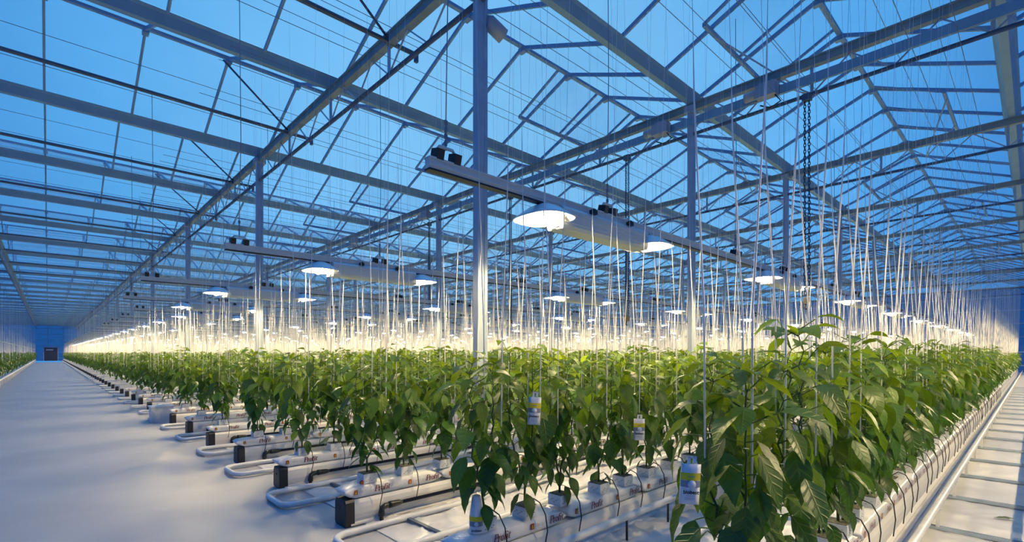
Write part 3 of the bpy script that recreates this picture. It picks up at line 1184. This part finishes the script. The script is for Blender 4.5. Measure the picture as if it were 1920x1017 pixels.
ppd = pipe_mesh(.17, 3.2, 5.2)
ppn = pipe_mesh(.215, 1.9, 2.5)
sd = MB()
sd.box((0, .25, .020), (.055, .74, .010), 1); sd.box((-.024, .25, .028), (.007, .74, .022), 1); sd.box((.024, .25, .028), (.007, .74, .022), 1)
for y in (0, .55):
    sd.box((0, y, .105), (.055, .022, .165), 0)
    sd.box((0, y, .186), (.07, .05, .012), 0)
stand = sd.data('stand', ['white_steel', 'steel'])
bk = MB()
for y in (0, .55):
    bk.tube([(0, y, .0), (0, y, .20)], .010, 6)
bk.box((0, .275, .012), (.035, .62, .014))
bstand = bk.data('stand', ['black'])
tie = MB(); tie.box((2.28, .275, .030), (.035, .6, .024)); tied = tie.data('cross_tie', ['dark_steel'])
for k in range(0, NROW):
    y = PITCH * k
    nm = 'beside the steel-edged row' if k == 0 else ('in front of the ' + rowname(k))
    g = tag(empty('heating_pipe', (0, y, 0)), 'white looped heating pipe rail before the ' + rowname(k), 'heating pipe', 'heating pipe loops')
    link('pipe', ppn if k < 2 else ppd, g)
    if k < 14:
        link('cross_tie', tied, g)
    if k < 2:
        for q in range(22):
            x = 2.62 + q * .62
            if k == 0:
                x = 2.87 + q * 1.25
            link('stand', stand if k == 0 else bstand, g, (x, 0, 0))
# kerb strip along the foot of the first row
for k in (0, 1):
    b = MB(); b.box(((2.6 + XR1) / 2, ROW0 + PITCH * k - .155, .012 + .10 * k), (XR1 - 2.6, .014, .02 + .02 * k))
    if k == 0:
        struct(b.build('trim_1', 'white_steel'), 'white strip along the foot of the first gutter')

# left-hand crop: gutters, kerb
lg = MB()
lg.loft([[Vector((x, y, z + .02)) for y, z in gpf] for x in (-9, -1.45)], 0, False)
lgd = lg.data('growing_gutter', ['gutter'])
for k in range(8, 71):
    o = tag(link('growing_gutter', lgd, None, (0, ROW0 + PITCH * k, 0)), 'white gutter end across the path, ' + nth(k - 7) + ' in line from the camera', 'growing gutter', 'gutters across the path')
b = MB(); b.tube([(-1.50, 12, .285), (-1.50, YE - 3, .285)], .05, 8)
tag(b.build('supply_pipe', 'pipe'), 'long white supply pipe along the gutter ends across the path', 'pipe')
b = MB(); b.tube([(-1.6, 14, 1.98), (-1.6, YE - 3, 1.98)], .025, 6)
tag(b.build('lamp_rail', 'alu'), 'pale lamp rail hanging above the plants across the path', 'lamp rail')

# ------------------------------------------------------------------ small things
# white bottle on the front slab
bo = tag(empty('bottle', (1.98, ROW0 + PITCH - .03, ZC + .004)), 'white conical bottle with yellow and grey bands on the second row', 'bottle')
b = MB(); b.lathe([(.001, 0), (.043, 0), (.045, .004), (.045, .085), (.043, .12), (.028, .225), (.024, .232), (.001, .233)], (0, 0, 0), 24); b.build('body', 'bottle', bo)
b = MB(); b.lathe([(.0455, .078), (.0457, .105), (.0447, .108)], (0, 0, 0), 24); b.build('yellow_band', 'yellow', bo)
b = MB(); b.lathe([(.0454, .046), (.0456, .047), (.0456, .076), (.0454, .077)], (0, 0, 0), 24); b.build('grey_band', 'midgrey', bo)


def dir_frame(o):
    d = Vector((-o.x, -o.y, 0)).normalized()       # towards the camera
    return d


def text(name, body, size, mat, parent, loc, rot):
    c = bpy.data.curves.new(name, 'FONT')
    c.body = body; c.size = size; c.align_x = 'CENTER'; c.extrude = .0003; c.offset = size * .02
    c.materials.append(M[mat])
    o = bpy.data.objects.new(name, c)
    COL.objects.link(o)
    bpy.context.view_layer.update()
    me = bpy.data.meshes.new_from_object(o.evaluated_get(bpy.context.evaluated_depsgraph_get()))
    bpy.data.objects.remove(o)
    o = link(name, me, parent, loc)
    o.rotation_euler = rot
    return o


rzb = math.atan2(-bo.location.y, -bo.location.x) + PI / 2
fd = Vector((-bo.location.x, -bo.location.y, 0)).normalized()
text('lettering', 'biobest', .022, 'ink', bo, (fd.x * .0462, fd.y * .0462, .016), (PI / 2, 0, rzb))
b = MB()
b.tube([fd * .0458 + Vector((0, 0, .062)), fd * .0468 + Vector((0, 0, .062))], .014, 16); b.build('emblem', 'bottle', bo)


def sachet(px0, px1, py0, py1, yrow, label, tilt=0.0):
    p = at_y((px0 + px1) / 2, (py0 + py1) / 2, yrow)
    d = depth(p.x, p.y)
    w = (px1 - px0) / F * d; h = (py1 - py0) / F * d
    o = tag(empty('hanging_sachet', p), label, 'sachet', 'predator sachets hung in the plants')
    o.rotation_euler = (0, tilt, A - PI / 2)
    o.rotation_mode = 'YXZ'
    hk = h * .16
    b = MB()
    n = 8
    rings = []
    for i in range(n + 1):
        z = -h / 2 + (h - hk) * i / n
        t = .002 + .010 * math.sin(PI * i / n)
        rings.append([Vector((-w / 2, 0, z)), Vector((-w / 4, -t, z)), Vector((0, -t * 1.2, z)), Vector((w / 4, -t, z)), Vector((w / 2, 0, z)),
                      Vector((w / 4, t, z)), Vector((0, t, z)), Vector((-w / 4, t, z))])
    b.loft(rings, 0, True)
    b.build('packet', 'paper', o)
    b = MB()          # hook tab
    zt = h / 2 - hk
    b.box((-w * .12, 0, zt + hk * .5), (w * .16, .002, hk)); b.box((w * .16, 0, zt + hk * .55), (w * .18, .002, hk * .9)); b.box((0, 0, zt + hk * .86), (w * .4, .002, hk * .28))
    b.build('hook', 'paper', o)
    # printed bands lie on the bulged front
    def band(name, f0, f1, mat, wx=.98, ofs=.0012):
        b = MB(); vs = []
        for i in range(5):
            f = f0 + (f1 - f0) * i / 4
            z = -h / 2 + (h - hk) * f
            t = .002 + .010 * math.sin(PI * f)
            for u, tt in ((-.5, .1), (-.25, 1), (0, 1.2), (.25, 1), (.5, .1)):
                vs.append(Vector((u * w * wx, -t * tt - ofs, z)))
        b.add(vs, [(i * 5 + j, i * 5 + j + 1, (i + 1) * 5 + j + 1, (i + 1) * 5 + j) for i in range(4) for j in range(4)], 0, True)
        return b.build(name, mat, o)
    band('yellow_band', .61, .79, 'yellow')
    band('grey_band', .44, .60, 'midgrey')
    band('print_line', .695, .715, 'midgrey', .7, .0022)
    for f in (.225, .165, .13):
        band('print_line', f, f + .01, 'grey', .72, .0020)
    b = MB(); z = -h / 2 + (h - hk) * .52
    t = .002 + .010 * math.sin(PI * .52)
    b.tube([(0, -t * 1.2 - .001, z), (0, -t * 1.2 - .003, z)], w * .2, 18); b.build('emblem', 'paper', o)
    z = -h / 2 + (h - hk) * .28
    text('lettering', 'biobest', w * .26, 'ink', o, (0, -.0135, z), (PI / 2, 0, 0))
    return o


sachet(1275, 1313, 856, 946, .74, 'white hanging sachet with yellow band in the nearest plants', .06)
sachet(990, 1014, 735, 797, ROW0 + PITCH - .22, 'white hanging sachet with yellow band above the bottle row', .05)
sachet(1188, 1209, 778, 826, ROW0 + PITCH - .2, 'shaded white sachet half hidden behind leaves in the bottle row', .02)


# hoist chains hung on the second girder
def chain_mesh(L, wide):
    b = MB()
    n = int(L / .05)
    for sx in ((-.03, .03) if wide else (0,)):
        for i in range(n):
            z = -i * .05
            pts = []
            for j in range(8):
                a = 2 * PI * j / 8
                q = (.016 * math.cos(a), 0) if i % 2 else (0, .016 * math.cos(a))
                pts.append((q[0], q[1] + sx, z + .034 * math.sin(a)))
            b.tube(pts, .0065, 5, 0, False, True)
    return b


cn = ['hanging nearest the right-hand row', 'second in line under the girder', 'third in line under the girder', 'fourth in line under the girder']
for q, (px, zb) in enumerate(((1513, 2.32), (1176, 2.2), (957, 2.3), (805, 2.6))):
    phi = A - math.atan((px - CX) / F)
    x = XT0 + 5.0
    y = x * math.tan(phi)
    o = tag(empty('hoist_chain', (x, y, 5.40)), 'dark looped hoist chain ' + cn[q], 'chain', 'hoist chains')
    chain_mesh(5.40 - zb, True).build('link_strand', 'chain', o)
    b = MB(); b.box((0, 0, -(5.40 - zb) - .04), (.05, .09, .10)); b.tube([(0, .02, -(5.40 - zb) - .08), (0, .03, -(5.40 - zb) - .16), (0, 0, -(5.40 - zb) - .17)], .012, 6); b.build('hook', 'black', o)
    b = MB(); b.box((0, 0, .03), (.10, .12, .10)); b.build('bracket', 'dark_steel', o)

# white bin at a row end
bp_ = at_y(274, 762, 12.7)
o = tag(empty('bin', (1.75, 12.75, 0)), 'white plastic bin standing at a row end by the path', 'bin')
b = MB(); b.box((0, 0, .17), (.36, .34, .34), taper=1.08); b.build('tub', 'bin', o)
b = MB(); b.box((0, 0, .335), (.42, .40, .025)); b.build('rim', 'bin', o)
# orange clip on the slab of the third row
b = MB(); b.box((0, 0, .012), (.05, .03, .024)); b.box((0, 0, .026), (.03, .02, .01))
p = at_y(681, 902, ROW0 + 2 * PITCH - .05)
tag(b.build('clip', 'orange', None, (p.x, p.y, ZC)), 'small orange clip lying on a slab end', 'clip')
# fallen leaf on the right-hand ground film
fl = Foliage(); fl.leaf((6.15, .12, .025), 2.2, .16, .07, .05, .1, .2, .1, .3)
tag(link('fallen_leaf', fl.mesh('fallen_leaf')), 'dark fallen leaf on the white film between the steel rails', 'leaf')

# ------------------------------------------------------------------ dusk sky
w = bpy.data.worlds.new('dusk')
scene.world = w
w.use_nodes = True
N, L = w.node_tree.nodes, w.node_tree.links
bg = N['Background']
tc = N.new('ShaderNodeTexCoord')
dot = N.new('ShaderNodeVectorMath'); dot.operation = 'DOT_PRODUCT'
ga = A + R(3)
dot.inputs[1].default_value = (math.cos(ga) * .93, math.sin(ga) * .93, .34)
L.new(tc.outputs['Generated'], dot.inputs[0])
r = N.new('ShaderNodeValToRGB')
e = r.color_ramp.elements
e[0].position = .0; e[0].color = (.012, .085, .36, 1)
e[1].position = .98; e[1].color = (.24, .62, 1.0, 1)
n_ = e.new(.62); n_.color = (.035, .21, .62, 1)
n_ = e.new(.82); n_.color = (.115, .46, .92, 1)
L.new(dot.outputs['Value'], r.inputs['Fac'])
nz = N.new('ShaderNodeTexNoise'); nz.inputs['Scale'].default_value = 2.2; nz.inputs['Detail'].default_value = 4
L.new(tc.outputs['Generated'], nz.inputs['Vector'])
mr = N.new('ShaderNodeMapRange'); mr.inputs['From Min'].default_value = .3; mr.inputs['From Max'].default_value = .7
mr.inputs['To Min'].default_value = .92; mr.inputs['To Max'].default_value = 1.08
L.new(nz.outputs['Fac'], mr.inputs['Value'])
mx = N.new('ShaderNodeVectorMath'); mx.operation = 'SCALE'
L.new(r.outputs['Color'], mx.inputs[0]); L.new(mr.outputs['Result'], mx.inputs['Scale'])
sz = N.new('ShaderNodeSeparateXYZ'); L.new(tc.outputs['Generated'], sz.inputs['Vector'])
zr = N.new('ShaderNodeMapRange'); zr.inputs['From Min'].default_value = .55; zr.inputs['From Max'].default_value = .95
L.new(sz.outputs['Z'], zr.inputs['Value'])
zs = N.new('ShaderNodeVectorMath'); zs.operation = 'SCALE'; zs.inputs[0].default_value = (.06, .24, .60)
L.new(zr.outputs['Result'], zs.inputs['Scale'])
ad = N.new('ShaderNodeVectorMath'); ad.operation = 'ADD'
L.new(mx.outputs['Vector'], ad.inputs[0]); L.new(zs.outputs['Vector'], ad.inputs[1])
L.new(ad.outputs['Vector'], bg.inputs['Color'])
bg.inputs['Strength'].default_value = 1.0

# ------------------------------------------------------------------ view
vs_ = scene.view_settings
vs_.view_transform = 'Standard'
vs_.look = 'None'
vs_.exposure = 0.0
vs_.gamma = 1.0
vs_.use_curve_mapping = False
scene.cycles.max_bounces = 8
scene.cycles.diffuse_bounces = 3
scene.cycles.glossy_bounces = 3
scene.cycles.transmission_bounces = 3
scene.cycles.transparent_max_bounces = 12
scene.cycles.sample_clamp_indirect = 6
